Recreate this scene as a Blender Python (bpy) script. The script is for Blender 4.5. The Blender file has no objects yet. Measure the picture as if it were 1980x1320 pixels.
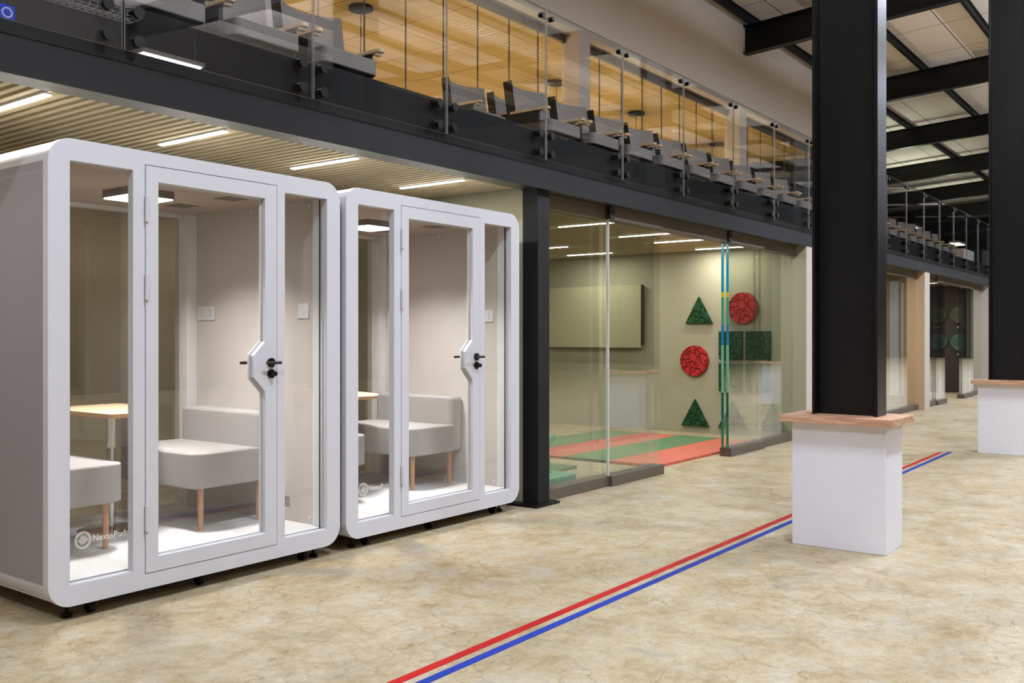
import bpy, bmesh, math, random
from mathutils import Vector, Matrix
random.seed(7)
C = bpy.context.scene
COL = C.collection
# ---------------------------------------------------------------- camera
HCAM = 1.37
TH = math.radians(36.94)
cam = bpy.data.cameras.new('camera'); camo = bpy.data.objects.new('camera', cam); COL.objects.link(camo)
camo.location = (0, 0, HCAM); camo.rotation_euler = (math.pi/2, 0, math.atan2(-math.cos(TH), math.sin(TH)))
cam.sensor_width = 36; cam.lens = 1815.6*36/1980; cam.shift_y = -12/1980; cam.clip_end = 300
C.camera = camo
# ---------------------------------------------------------------- world, exposure, light
w = bpy.data.worlds.new('world'); C.world = w; w.use_nodes = True
w.node_tree.nodes['Background'].inputs[0].default_value = (.75, .78, .85, 1)
w.node_tree.nodes['Background'].inputs[1].default_value = .12
vs = C.view_settings
vs.view_transform = 'Standard'; vs.look = 'None'; vs.gamma = 1; vs.use_curve_mapping = False; vs.exposure = 0.0
C.cycles.max_bounces = 10; C.cycles.transparent_max_bounces = 24; C.cycles.diffuse_bounces = 4; C.cycles.glossy_bounces = 4
C.cycles.caustics_reflective = False; C.cycles.caustics_refractive = False
C.cycles.sample_clamp_indirect = 4
def area(name, loc, size, power, color=(1, 1, 1), rot=(0, 0, 0), parent=None, spread=None):
    l = bpy.data.lights.new(name, 'AREA'); l.shape = 'RECTANGLE'; l.size, l.size_y = size
    l.energy = power; l.color = color
    if spread: l.spread = spread
    o = bpy.data.objects.new(name, l); COL.objects.link(o); o.location = loc; o.rotation_euler = rot
    if parent: o.parent = parent
    return o
HALL_P = 285; HALL_C = (.90, .98, 1.15)
STRIP_P = 9; STRIP_C = (1, .975, .90)
MEZZ_P = 205; MEZZ_C = (1, .75, .44)
POD_P = 23

# ---------------------------------------------------------------- materials
def rgb(r, g, b):
    f = lambda c: (c/255/12.92) if c/255 <= .04045 else ((c/255+.055)/1.055)**2.4
    return (f(r), f(g), f(b), 1)
def mat(name, col, rough=.5, metal=0, spec=.5, emit=None, es=1, noise=None, bump=None, coat=0):
    m = bpy.data.materials.new(name); m.use_nodes = True
    nt = m.node_tree; p = nt.nodes['Principled BSDF']
    p.inputs['Base Color'].default_value = col; p.inputs['Roughness'].default_value = rough
    p.inputs['Metallic'].default_value = metal; p.inputs['Specular IOR Level'].default_value = spec
    if coat: p.inputs['Coat Weight'].default_value = coat; p.inputs['Coat Roughness'].default_value = .15
    if emit: p.inputs['Emission Color'].default_value = emit; p.inputs['Emission Strength'].default_value = es
    tc = nt.nodes.new('ShaderNodeTexCoord')
    if noise:
        sc, amt = noise[:2]; stretch = noise[2] if len(noise) > 2 else (1, 1, 1)
        mp = nt.nodes.new('ShaderNodeMapping'); mp.inputs['Scale'].default_value = stretch
        n = nt.nodes.new('ShaderNodeTexNoise'); n.inputs['Scale'].default_value = sc; n.inputs['Detail'].default_value = 6
        r = nt.nodes.new('ShaderNodeValToRGB')
        r.color_ramp.elements[0].position = .3; r.color_ramp.elements[1].position = .7
        r.color_ramp.elements[0].color = tuple(c*(1-amt) for c in col[:3])+(1,)
        r.color_ramp.elements[1].color = tuple(min(1, c*(1+amt)) for c in col[:3])+(1,)
        nt.links.new(tc.outputs['Object'], mp.inputs[0]); nt.links.new(mp.outputs[0], n.inputs[0])
        nt.links.new(n.outputs[0], r.inputs[0]); nt.links.new(r.outputs[0], p.inputs['Base Color'])
    if bump:
        n2 = nt.nodes.new('ShaderNodeTexNoise'); n2.inputs['Scale'].default_value = bump[0]; n2.inputs['Detail'].default_value = 5
        b = nt.nodes.new('ShaderNodeBump'); b.inputs['Strength'].default_value = bump[1]; b.inputs['Distance'].default_value = bump[2] if len(bump) > 2 else .01
        nt.links.new(tc.outputs['Object'], n2.inputs[0]); nt.links.new(n2.outputs[0], b.inputs['Height']); nt.links.new(b.outputs[0], p.inputs['Normal'])
    return m
def glass(name, tint=(.95, .97, .95), f0=.07, grow=.9):
    """thin architectural pane: clear transmission plus a mirror layer that grows at grazing angles"""
    m = bpy.data.materials.new(name); m.use_nodes = True; nt = m.node_tree
    for n in list(nt.nodes): nt.nodes.remove(n)
    N = nt.nodes.new; L = nt.links.new
    out = N('ShaderNodeOutputMaterial'); mix = N('ShaderNodeMixShader'); tr = N('ShaderNodeBsdfTransparent'); gl = N('ShaderNodeBsdfGlossy')
    tr.inputs[0].default_value = tint+(1,); gl.inputs['Roughness'].default_value = .0; gl.inputs['Color'].default_value = (1, 1, 1, 1)
    geo = N('ShaderNodeNewGeometry'); dot = N('ShaderNodeVectorMath'); dot.operation = 'DOT_PRODUCT'
    L(geo.outputs['Normal'], dot.inputs[0]); L(geo.outputs['Incoming'], dot.inputs[1])
    ab = N('ShaderNodeMath'); ab.operation = 'ABSOLUTE'; L(dot.outputs['Value'], ab.inputs[0])
    om = N('ShaderNodeMath'); om.operation = 'SUBTRACT'; om.inputs[0].default_value = 1; L(ab.outputs[0], om.inputs[1])
    pw = N('ShaderNodeMath'); pw.operation = 'POWER'; L(om.outputs[0], pw.inputs[0]); pw.inputs[1].default_value = 4.5
    ma = N('ShaderNodeMath'); ma.operation = 'MULTIPLY_ADD'; L(pw.outputs[0], ma.inputs[0]); ma.inputs[1].default_value = grow; ma.inputs[2].default_value = f0
    L(ma.outputs[0], mix.inputs[0]); L(tr.outputs[0], mix.inputs[1]); L(gl.outputs[0], mix.inputs[2]); L(mix.outputs[0], out.inputs[0])
    return m
M = {}
M['pod_white'] = mat('white powder coated metal', rgb(212, 212, 218), .38, bump=(180, .03))
M['pod_side_shade'] = mat('pod cladding with shade in its grey', rgb(150, 147, 152), .45)  # grey puts the shade of the white pod side into the colour
M['fabric_wall'] = mat('woven warm grey wall fabric', rgb(214, 206, 200), .95, spec=.1, noise=(420, .09), bump=(500, .25, .002))
M['pod_ceil'] = mat('textured beige ceiling felt', rgb(196, 180, 168), .95, spec=.1, noise=(60, .05, (1, 6, 1)), bump=(90, .3, .003))
M['carpet'] = mat('pale carpet', rgb(226, 224, 224), 1, spec=.05, noise=(300, .07), bump=(300, .4, .004))
M['glass'] = glass('clear window glass', (.965, .97, .96), .055, .8)
M['glass_back'] = glass('smoked back glass', (.82, .80, .76), .05, .8)
M['glass_wall'] = glass('partition glass', (.955, .97, .945), .065, 1.0)
M['glass_bal'] = glass('balustrade glass', (.93, .94, .93), .095, .9)
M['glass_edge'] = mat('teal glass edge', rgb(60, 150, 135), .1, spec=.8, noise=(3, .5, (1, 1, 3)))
M['edge_mirror'] = mat('polished glass edge', rgb(205, 203, 196), .12, .45)
M['glass_edge_light'] = mat('pale glass edge', rgb(205, 215, 205), .15, spec=.8, emit=None)  # pale tone paints this edge as lit
M['dark_metal'] = mat('dark bronze handle metal', rgb(42, 38, 36), .3, .7)
M['chrome'] = mat('polished chrome', rgb(215, 212, 208), .08, 1)
M['alu'] = mat('brushed aluminium', rgb(165, 162, 160), .3, .8)
M['black_rub'] = mat('black rubber and plastic', rgb(13, 11, 11), .35, spec=.2)
M['white_pl'] = mat('white plastic', rgb(238, 237, 238), .35)
M['logo'] = mat('cream vinyl lettering', rgb(240, 234, 222), .6, emit=None)
M['lampgrey'] = mat('grey lamp housing', rgb(120, 112, 104), .5)
M['lampglow'] = mat('glowing lamp diffuser', rgb(255, 250, 244), .5, emit=(1, .95, .88, 1), es=9)
M['felt'] = mat('light grey upholstery', rgb(176, 172, 171), .95, spec=.15, noise=(350, .08), bump=(420, .3, .002))
M['leg'] = mat('pinkish beech wood leg', rgb(206, 154, 118), .5, noise=(20, .12, (6, 6, .6)))
M['tabletop'] = mat('pale oak table top', rgb(226, 200, 164), .4, noise=(9, .1, (1, 12, 12)))
M['tableedge'] = mat('oak table edge', rgb(196, 148, 108), .5, noise=(30, .12, (8, 8, 1)))
M['wood'] = None
M['steel'] = mat('blackened steel', rgb(11, 11, 12), .36, .1, spec=.33, noise=(2.2, .35), bump=(25, .05))
M['steel2'] = mat('dark grey painted steel', rgb(23, 24, 26), .6, 0, spec=.22, noise=(1.6, .22))
M['flange'] = mat('steel beam underside', rgb(92, 92, 84), .35, .6, noise=(2, .12, (1, 6, 1)))
M['plinth'] = mat('pale lilac grey plaster', rgb(238, 239, 249), .7, noise=(1.6, .03), bump=(60, .05))
M['slat'] = mat('pale cream painted slat', rgb(205, 190, 156), .6)
M['slatback'] = mat('tan ceiling backing', rgb(96, 82, 62), .9, noise=(200, .1))
M['olivedark'] = mat('brown grey felt wall', rgb(206, 192, 168), .95, spec=.1, noise=(260, .06))
M['olive'] = mat('olive grey felt wall', rgb(172, 169, 146), .95, spec=.1, noise=(260, .06), bump=(260, .2, .003))
M['panelolive'] = mat('pale olive pin board', rgb(188, 183, 152), .9, spec=.1, noise=(260, .05))
M['beige'] = mat('warm beige plaster', rgb(238, 226, 217), .95, spec=.1, noise=(160, .04), bump=(140, .15, .004))
M['taupe'] = mat('taupe track profile', rgb(98, 88, 76), .45, .3)
M['graypier'] = mat('light plaster pier', rgb(200, 192, 182), .9, noise=(160, .04))
M['tan'] = mat('tan plaster', rgb(196, 165, 130), .9, noise=(160, .04))
M['brown'] = mat('dark brown wall board', rgb(62, 50, 44), .6)
M['seatfab'] = mat('charcoal melange seat fabric', rgb(142, 135, 130), .95, spec=.1, noise=(170, .28), bump=(200, .3, .003))
M['black'] = mat('black panel', rgb(14, 12, 12), .55)
M['ply'] = mat('pale plywood armrest', rgb(232, 198, 158), .5, noise=(40, .1, (1, 1, 14)))
M['mezzceil'] = None
M['redtape'] = mat('red line paint', rgb(170, 26, 24), .6, spec=.15, noise=(2, .15))
M['bluetape'] = mat('blue line paint', rgb(26, 52, 146), .6, spec=.15, noise=(.6, .12))
M['matred'] = mat('coral red foam mat', rgb(192, 98, 76), .75, bump=(120, .15, .002))
M['matgreen'] = mat('green foam mat', rgb(82, 118, 76), .75, bump=(120, .15, .002))
M['artred'] = None; M['artgreen'] = None
M['teal'] = mat('teal moulded plastic', rgb(70, 168, 140), .5)
M['striplight'] = mat('led strip diffuser', rgb(255, 252, 240), .5, emit=(1, .96, .84, 1), es=22)
M['glowwarm'] = mat('warm globe', rgb(255, 220, 160), .5, emit=(1, .7, .35, 1), es=6)
M['hallglow'] = mat('hall lamp diffuser', rgb(255, 255, 250), .5, emit=(1, .97, .93, 1), es=9)
M['mirrored_glow'] = mat('glowing pane as window reflection', rgb(214, 212, 220), .6, emit=(.85, .85, 1, 1), es=.25)  # glow stands in for bright hall windows mirrored in the glass
M['racket'] = mat('green racket face', rgb(70, 98, 84), .5, noise=(20, .1))
M['racket2'] = mat('olive racket face', rgb(74, 80, 40), .4)
M['navy'] = mat('navy grip tape', rgb(38, 42, 62), .6)
M['redpl'] = mat('red plastic strip', rgb(150, 40, 40), .4)

def wood_mat():
    m = bpy.data.materials.new('reddish brown plank wood'); m.use_nodes = True; nt = m.node_tree; p = nt.nodes['Principled BSDF']
    N = nt.nodes.new; L = nt.links.new
    tc = N('ShaderNodeTexCoord'); mp = N('ShaderNodeMapping'); mp.inputs['Scale'].default_value = (9, 1.6, 22)
    n = N('ShaderNodeTexNoise'); n.inputs['Scale'].default_value = 3; n.inputs['Detail'].default_value = 8; n.inputs['Roughness'].default_value = .65
    r = N('ShaderNodeValToRGB'); e = r.color_ramp.elements
    e[0].position = .3; e[0].color = rgb(146, 104, 80); e[1].position = .68; e[1].color = rgb(222, 186, 156)
    x = r.color_ramp.elements.new(.5); x.color = rgb(192, 148, 118)
    L(tc.outputs['Object'], mp.inputs[0]); L(mp.outputs[0], n.inputs[0]); L(n.outputs[0], r.inputs[0]); L(r.outputs[0], p.inputs['Base Color'])
    p.inputs['Roughness'].default_value = .55
    return m
M['wood'] = wood_mat()
def floor_mat():
    m = bpy.data.materials.new('polished stained concrete'); m.use_nodes = True; nt = m.node_tree; p = nt.nodes['Principled BSDF']
    N = nt.nodes.new; L = nt.links.new
    tc = N('ShaderNodeTexCoord')
    def noise(s, d=6, rg=.6, dist=0):
        n = N('ShaderNodeTexNoise'); n.inputs['Scale'].default_value = s; n.inputs['Detail'].default_value = d
        n.inputs['Roughness'].default_value = rg; n.inputs['Distortion'].default_value = dist
        L(tc.outputs['Object'], n.inputs[0]); return n
    def ramp(n, stops):
        r = N('ShaderNodeValToRGB'); e = r.color_ramp.elements
        e[0].position, e[0].color = stops[0]; e[1].position, e[1].color = stops[-1]
        for s in stops[1:-1]:
            x = r.color_ramp.elements.new(s[0]); x.color = s[1]
        L(n.outputs[0], r.inputs[0]); return r
    def mixc(a, b, f, mode='MIX'):
        x = N('ShaderNodeMix'); x.data_type = 'RGBA'; x.blend_type = mode
        if isinstance(f, float): x.inputs[0].default_value = f
        else: L(f, x.inputs[0])
        L(a, x.inputs[6]); L(b, x.inputs[7]); return x
    a = ramp(noise(2.6, 10, .72, .6), [(.3, rgb(134, 119, 91)), (.43, rgb(161, 147, 118)), (.54, rgb(184, 172, 145)), (.68, rgb(200, 194, 176))])
    b = ramp(noise(4.6, 9, .74, .4), [(.34, rgb(162, 136, 90)), (.48, rgb(187, 168, 131)), (.64, rgb(196, 192, 176))])
    big = noise(.45, 4, .6)
    bigr = ramp(big, [(.35, (.25, .25, .25, 1)), (.65, (.75, .75, .75, 1))])
    c = mixc(a.outputs[0], b.outputs[0], bigr.outputs[0])
    fine = ramp(noise(19, 10, .82), [(.34, (.70, .67, .60, 1)), (.58, (1.08, 1.08, 1.08, 1))])
    c2 = mixc(c.outputs[2], fine.outputs[0], .75, 'MULTIPLY')
    # fine cracks
    dn = noise(3, 5, .6); mv = N('ShaderNodeMix'); mv.data_type = 'RGBA'; mv.inputs[0].default_value = .22
    L(tc.outputs['Object'], mv.inputs[6]); L(dn.outputs[1], mv.inputs[7])
    v = N('ShaderNodeTexVoronoi'); v.feature = 'DISTANCE_TO_EDGE'; v.inputs['Scale'].default_value = 4.2; L(mv.outputs[2], v.inputs[0])
    vr = N('ShaderNodeValToRGB'); vr.color_ramp.elements[0].position = 0; vr.color_ramp.elements[0].color = (.72, .65, .54, 1)
    vr.color_ramp.elements[1].position = .022; vr.color_ramp.elements[1].color = (1, 1, 1, 1); L(v.outputs[0], vr.inputs[0])
    v2 = N('ShaderNodeTexVoronoi'); v2.feature = 'DISTANCE_TO_EDGE'; v2.inputs['Scale'].default_value = 13; L(mv.outputs[2], v2.inputs[0])
    vr2 = N('ShaderNodeValToRGB'); vr2.color_ramp.elements[0].position = 0; vr2.color_ramp.elements[0].color = (.66, .60, .52, 1)
    vr2.color_ramp.elements[1].position = .03; vr2.color_ramp.elements[1].color = (1, 1, 1, 1); L(v2.outputs[0], vr2.inputs[0])
    mask = ramp(noise(1.1, 3), [(.38, (.1, .1, .1, 1)), (.58, (.95, .95, .95, 1))])
    gr = ramp(noise(3.3, 8, .7, .5), [(.56, (1, 1, 1, 1)), (.7, (.80, .84, .92, 1))])
    c2 = mixc(c2.outputs[2], gr.outputs[0], 1.0, 'MULTIPLY')
    grain = ramp(noise(90, 4, .8), [(.3, (.80, .79, .77, 1)), (.65, (1.08, 1.08, 1.08, 1))])
    c2 = mixc(c2.outputs[2], grain.outputs[0], .8, 'MULTIPLY')
    c3 = mixc(c2.outputs[2], vr.outputs[0], mask.outputs[0], 'MULTIPLY')
    mask2 = ramp(noise(1.9, 3), [(.42, (0, 0, 0, 1)), (.6, (.9, .9, .9, 1))])
    c4 = mixc(c3.outputs[2], vr2.outputs[0], mask2.outputs[0], 'MULTIPLY')
    L(c4.outputs[2], p.inputs['Base Color'])
    rr = ramp(noise(2.4, 6), [(.3, (.36, .36, .36, 1)), (.7, (.6, .6, .6, 1))]); L(rr.outputs[0], p.inputs['Roughness'])
    bp = N('ShaderNodeBump'); bp.inputs['Strength'].default_value = .12; bp.inputs['Distance'].default_value = .01
    L(noise(14, 8, .7).outputs[0], bp.inputs['Height']); L(bp.outputs[0], p.inputs['Normal'])
    p.inputs['Specular IOR Level'].default_value = .35
    return m
M['floor'] = floor_mat()
def tile_mat(name, col, px, py, ox, oy, lw, dark, rough=.95):
    """board ceiling: thin dark joints on a px by py grid in object metres"""
    m = mat(name, col, rough, spec=.1, bump=(120, .2, .004)); nt = m.node_tree; p = nt.nodes['Principled BSDF']
    N = nt.nodes.new; L = nt.links.new
    tc = N('ShaderNodeTexCoord'); sp = N('ShaderNodeSeparateXYZ'); L(tc.outputs['Object'], sp.inputs[0])
    ms = []
    for k, per, off in ((0, px, ox), (1, py, oy)):
        a = N('ShaderNodeMath'); a.operation = 'ADD'; a.inputs[1].default_value = 100*per-off; L(sp.outputs[k], a.inputs[0])
        b = N('ShaderNodeMath'); b.operation = 'MODULO'; b.inputs[1].default_value = per; L(a.outputs[0], b.inputs[0])
        c = N('ShaderNodeMath'); c.operation = 'LESS_THAN'; c.inputs[1].default_value = lw; L(b.outputs[0], c.inputs[0]); ms.append(c)
    mx = N('ShaderNodeMath'); mx.operation = 'MAXIMUM'; L(ms[0].outputs[0], mx.inputs[0]); L(ms[1].outputs[0], mx.inputs[1])
    x = N('ShaderNodeMix'); x.data_type = 'RGBA'; L(mx.outputs[0], x.inputs[0]); x.inputs[6].default_value = col; x.inputs[7].default_value = dark
    L(x.outputs[2], p.inputs['Base Color']); return m
M['roofboard'] = tile_mat('cream acoustic roof boards', rgb(232, 222, 212), 2.0, 1.17, 1.5, .0, .018, rgb(60, 52, 46))
M['mezzceil'] = tile_mat('ochre ceiling tiles', rgb(232, 200, 136), 1.2, 1.2, .6, .3, .012, rgb(110, 76, 30))
def crumple(name, col):
    m = mat(name, col, .75, spec=.25); nt = m.node_tree; p = nt.nodes['Principled BSDF']; N = nt.nodes.new; L = nt.links.new
    tc = N('ShaderNodeTexCoord'); n = N('ShaderNodeTexNoise'); n.inputs['Scale'].default_value = 4; L(tc.outputs['Object'], n.inputs[0])
    mx = N('ShaderNodeMix'); mx.data_type = 'RGBA'; mx.inputs[0].default_value = .3; L(tc.outputs['Object'], mx.inputs[6]); L(n.outputs[1], mx.inputs[7])
    v = N('ShaderNodeTexVoronoi'); v.feature = 'DISTANCE_TO_EDGE'; v.inputs['Scale'].default_value = 11; L(mx.outputs[2], v.inputs[0])
    r = N('ShaderNodeValToRGB'); r.color_ramp.elements[0].position = 0; r.color_ramp.elements[0].color = (1, 1, 1, 1)
    r.color_ramp.elements[1].position = .12; r.color_ramp.elements[1].color = (0, 0, 0, 1); L(v.outputs[0], r.inputs[0])
    b = N('ShaderNodeBump'); b.inputs['Strength'].default_value = 1; b.inputs['Distance'].default_value = .035; L(r.outputs[0], b.inputs['Height']); L(b.outputs[0], p.inputs['Normal'])
    return m
M['artred'] = crumple('crumpled red felt', rgb(186, 46, 44)); M['artgreen'] = crumple('crumpled dark green felt', rgb(30, 78, 44))
def brick_mat():
    m = mat('orange brick', rgb(190, 110, 76), .9); nt = m.node_tree; p = nt.nodes['Principled BSDF']; N = nt.nodes.new; L = nt.links.new
    tc = N('ShaderNodeTexCoord'); mp = N('ShaderNodeMapping'); mp.inputs['Rotation'].default_value = (math.pi/2, 0, 0)
    b = N('ShaderNodeTexBrick'); b.inputs['Scale'].default_value = 4; b.inputs['Color1'].default_value = rgb(196, 116, 82); b.inputs['Color2'].default_value = rgb(170, 92, 62); b.inputs['Mortar'].default_value = rgb(200, 180, 160)
    L(tc.outputs['Object'], mp.inputs[0]); L(mp.outputs[0], b.inputs[0]); L(b.outputs[0], p.inputs['Base Color']); return m
M['brick'] = brick_mat()

# ---------------------------------------------------------------- mesh builder
class MB:
    def __init__(s): s.v = []; s.f = []; s.m = []
    def add(s, vs, fs, mi=0):
        k = len(s.v); s.v += [tuple(v) for v in vs]; s.f += [tuple(i+k for i in f) for f in fs]; s.m += [mi]*len(fs); return s
    def box(s, x0, x1, y0, y1, z0, z1, mi=0):
        return s.add([(x0, y0, z0), (x1, y0, z0), (x1, y1, z0), (x0, y1, z0), (x0, y0, z1), (x1, y0, z1), (x1, y1, z1), (x0, y1, z1)],
                     [(0, 3, 2, 1), (4, 5, 6, 7), (0, 1, 5, 4), (1, 2, 6, 5), (2, 3, 7, 6), (3, 0, 4, 7)], mi)
    def prism(s, pts, a, b, axis='z', mi=0, mside=None):
        """pts: 2-D outline; axis z -> (x,y), y -> (x,z), x -> (y,z)"""
        n = len(pts)
        area2 = sum(pts[i][0]*pts[(i+1) % n][1]-pts[(i+1) % n][0]*pts[i][1] for i in range(n))
        if area2 < 0: pts = pts[::-1]
        put = {'z': lambda p, t: (p[0], p[1], t), 'y': lambda p, t: (p[0], t, p[1]), 'x': lambda p, t: (t, p[0], p[1])}[axis]
        vs = [put(p, a) for p in pts]+[put(p, b) for p in pts]
        fs = [tuple(range(n))[::-1], tuple(range(n, 2*n))]
        sides = [(i, (i+1) % n, n+(i+1) % n, n+i) for i in range(n)]
        if axis == 'y': fs = [f[::-1] for f in fs]; sides = [f[::-1] for f in sides]
        s.add(vs, fs, mi)
        k = len(s.v)-2*n
        s.f += [tuple(i+k for i in f) for f in sides]; s.m += [mi if mside is None else mside]*len(sides); return s
    def cyl(s, p0, p1, r, n=24, r1=None, mi=0):
        p0, p1 = Vector(p0), Vector(p1); d = (p1-p0).normalized()
        a = d.orthogonal().normalized(); b = d.cross(a); r1 = r if r1 is None else r1
        vs = [p0+(a*math.cos(t)+b*math.sin(t))*r for t in [2*math.pi*i/n for i in range(n)]]
        vs += [p1+(a*math.cos(t)+b*math.sin(t))*r1 for t in [2*math.pi*i/n for i in range(n)]]
        return s.add(vs, [tuple(range(n))[::-1], tuple(range(n, 2*n))]+[(i, (i+1) % n, n+(i+1) % n, n+i) for i in range(n)], mi)
    def ring(s, outer, inner, a, b, axis='y', mi=0):
        n = len(outer)
        put = {'z': lambda p, t: (p[0], p[1], t), 'y': lambda p, t: (p[0], t, p[1]), 'x': lambda p, t: (t, p[0], p[1])}[axis]
        vs = [put(p, a) for p in outer]+[put(p, b) for p in outer]+[put(p, a) for p in inner]+[put(p, b) for p in inner]
        fs = []
        for i in range(n):
            j = (i+1) % n
            fs += [(i, j, n+j, n+i), (2*n+i, 3*n+i, 3*n+j, 2*n+j), (i, 2*n+i, 2*n+j, j), (n+i, n+j, 3*n+j, 3*n+i)]
        return s.add(vs, fs, mi)
    def lathe(s, prof, c=(0, 0, 0), n=28, mi=0):
        vs = []; fs = []
        for r, z in prof:
            vs += [(c[0]+r*math.cos(2*math.pi*i/n), c[1]+r*math.sin(2*math.pi*i/n), c[2]+z) for i in range(n)]
        for k in range(len(prof)-1):
            fs += [(k*n+i, k*n+(i+1) % n, (k+1)*n+(i+1) % n, (k+1)*n+i) for i in range(n)]
        fs += [tuple(range(n))[::-1], tuple(range((len(prof)-1)*n, len(prof)*n))]
        return s.add(vs, fs, mi)
    def build(s, name, mats, parent=None, bevel=0, seg=2, smooth=False, loc=None, recalc=True):
        me = bpy.data.meshes.new(name); me.from_pydata(s.v, [], s.f)
        if not isinstance(mats, (list, tuple)): mats = [mats]
        for m in mats: me.materials.append(M[m] if isinstance(m, str) else m)
        for p, mi in zip(me.polygons, s.m): p.material_index = mi
        if recalc:
            bm = bmesh.new(); bm.from_mesh(me); bmesh.ops.recalc_face_normals(bm, faces=bm.faces); bm.to_mesh(me); bm.free()
        o = bpy.data.objects.new(name, me); COL.objects.link(o)
        if parent: o.parent = parent
        if loc: o.location = loc
        if bevel:
            b = o.modifiers.new('bevel', 'BEVEL'); b.width = bevel; b.segments = seg; b.limit_method = 'ANGLE'; b.angle_limit = math.radians(50)
        if smooth or bevel:
            for p in me.polygons: p.use_smooth = True
            bm = bmesh.new(); bm.from_mesh(me)
            for e in bm.edges:
                if len(e.link_faces) == 2 and e.calc_face_angle(0) > math.radians(38): e.smooth = False
            bm.to_mesh(me); bm.free()
        return o
def rrect(x0, x1, y0, y1, r, n=8):
    r = r if isinstance(r, (list, tuple)) else (r,)*4     # corners: x0y0, x1y0, x1y1, x0y1
    pts = []
    for (cx, cy, a0, rr) in ((x0+r[0], y0+r[0], 180, r[0]), (x1-r[1], y0+r[1], 270, r[1]), (x1-r[2], y1-r[2], 0, r[2]), (x0+r[3], y1-r[3], 90, r[3])):
        for i in range(n+1):
            t = math.radians(a0+90*i/n); pts.append((cx+rr*math.cos(t), cy+rr*math.sin(t)))
    return pts
def plate(name, outlines, t0, t1, mats, parent=None, bevel=0):
    """flat plate in the x-z plane with holes; first outline is the outer one; thickness from y=t0 to t1"""
    cu = bpy.data.curves.new(name, 'CURVE'); cu.dimensions = '2D'; cu.fill_mode = 'BOTH'; cu.extrude = (t1-t0)/2
    for pts in outlines:
        sp = cu.splines.new('POLY'); sp.points.add(len(pts)-1); sp.use_cyclic_u = True
        for q, p in zip(sp.points, pts): q.co = (p[0], p[1], 0, 1)
    tmp = bpy.data.objects.new('tmp', cu); COL.objects.link(tmp)
    dg = bpy.context.evaluated_depsgraph_get()
    me = bpy.data.meshes.new_from_object(tmp.evaluated_get(dg)); bpy.data.objects.remove(tmp)
    me.name = name; mid = (t0+t1)/2
    for v in me.vertices: v.co = (v.co.x, mid-v.co.z, v.co.y)
    bm = bmesh.new(); bm.from_mesh(me); bmesh.ops.remove_doubles(bm, verts=bm.verts, dist=1e-5)
    bmesh.ops.dissolve_limit(bm, angle_limit=math.radians(1), verts=bm.verts, edges=bm.edges)
    bmesh.ops.recalc_face_normals(bm, faces=bm.faces); bm.to_mesh(me); bm.free()
    me.materials.clear(); me.materials.append(M[mats])
    for p in me.polygons: p.use_smooth = False
    o = bpy.data.objects.new(name, me); COL.objects.link(o)
    if parent: o.parent = parent
    if bevel:
        b = o.modifiers.new('bevel', 'BEVEL'); b.width = bevel; b.segments = 2; b.limit_method = 'ANGLE'; b.angle_limit = math.radians(50)
    return o
def text(name, body, size, m, parent=None, loc=(0, 0, 0), rot=(math.pi/2, 0, 0), ext=.0006, xscale=1, align='LEFT'):
    cu = bpy.data.curves.new(name, 'FONT'); cu.body = body; cu.size = size; cu.extrude = ext; cu.align_x = align
    tmp = bpy.data.objects.new('tmp', cu); COL.objects.link(tmp)
    dg = bpy.context.evaluated_depsgraph_get(); me = bpy.data.meshes.new_from_object(tmp.evaluated_get(dg)); bpy.data.objects.remove(tmp)
    me.name = name; me.materials.clear(); me.materials.append(M[m])
    me.transform(Matrix.Diagonal((xscale, 1, 1, 1)))
    o = bpy.data.objects.new(name, me); COL.objects.link(o); o.location = loc; o.rotation_euler = rot
    if parent: o.parent = parent
    return o
def tag(o, label=None, cat=None, group=None, kind=None):
    if label: o['label'] = label
    if cat: o['category'] = cat
    if group: o['group'] = group
    if kind: o['kind'] = kind
    return o
def thing(name, label, cat, loc=(0, 0, 0), rz=0, group=None):
    o = bpy.data.objects.new(name, None); COL.objects.link(o); o.location = loc; o.rotation_euler = (0, 0, rz); o.empty_display_size = .1
    return tag(o, label, cat, group)
def copytree(o, parent=None):
    c = o.copy(); COL.objects.link(c); c.parent = parent
    for ch in list(o.children): copytree(ch, c)
    return c
ORD = ['first', 'second', 'third', 'fourth', 'fifth', 'sixth', 'seventh', 'eighth', 'ninth', 'tenth', 'eleventh', 'twelfth', 'thirteenth', 'fourteenth', 'fifteenth',
       'sixteenth', 'seventeenth', 'eighteenth', 'nineteenth', 'twentieth', 'twenty-first', 'twenty-second', 'twenty-third', 'twenty-fourth']
def struct(mb, name, mats, label=None, **k):
    o = mb.build(name, mats, **k); o['kind'] = 'structure'
    if label: o['label'] = label
    return o

# ================================================================ SETTING
XW, XE = -12.0, 62.0
struct(MB().box(XW, XE, -12, 20, -.2, 0), 'floor', 'floor', 'mottled tan polished concrete floor')
RS = .0624
def zroof(y, z0): return z0-RS*y
# roof boards
b = MB()
y0, y1 = -12, 20
b.add([(XW, y0, zroof(y0, 8.30)), (XE, y0, zroof(y0, 8.30)), (XE, y1, zroof(y1, 8.30)), (XW, y1, zroof(y1, 8.30)),
       (XW, y0, zroof(y0, 8.45)), (XE, y0, zroof(y0, 8.45)), (XE, y1, zroof(y1, 8.45)), (XW, y1, zroof(y1, 8.45))],
      [(0, 3, 2, 1), (4, 5, 6, 7), (0, 1, 5, 4), (1, 2, 6, 5), (2, 3, 7, 6), (3, 0, 4, 7)])
struct(b, 'ceiling', 'roofboard', 'cream boarded roof over the hall')
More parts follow.
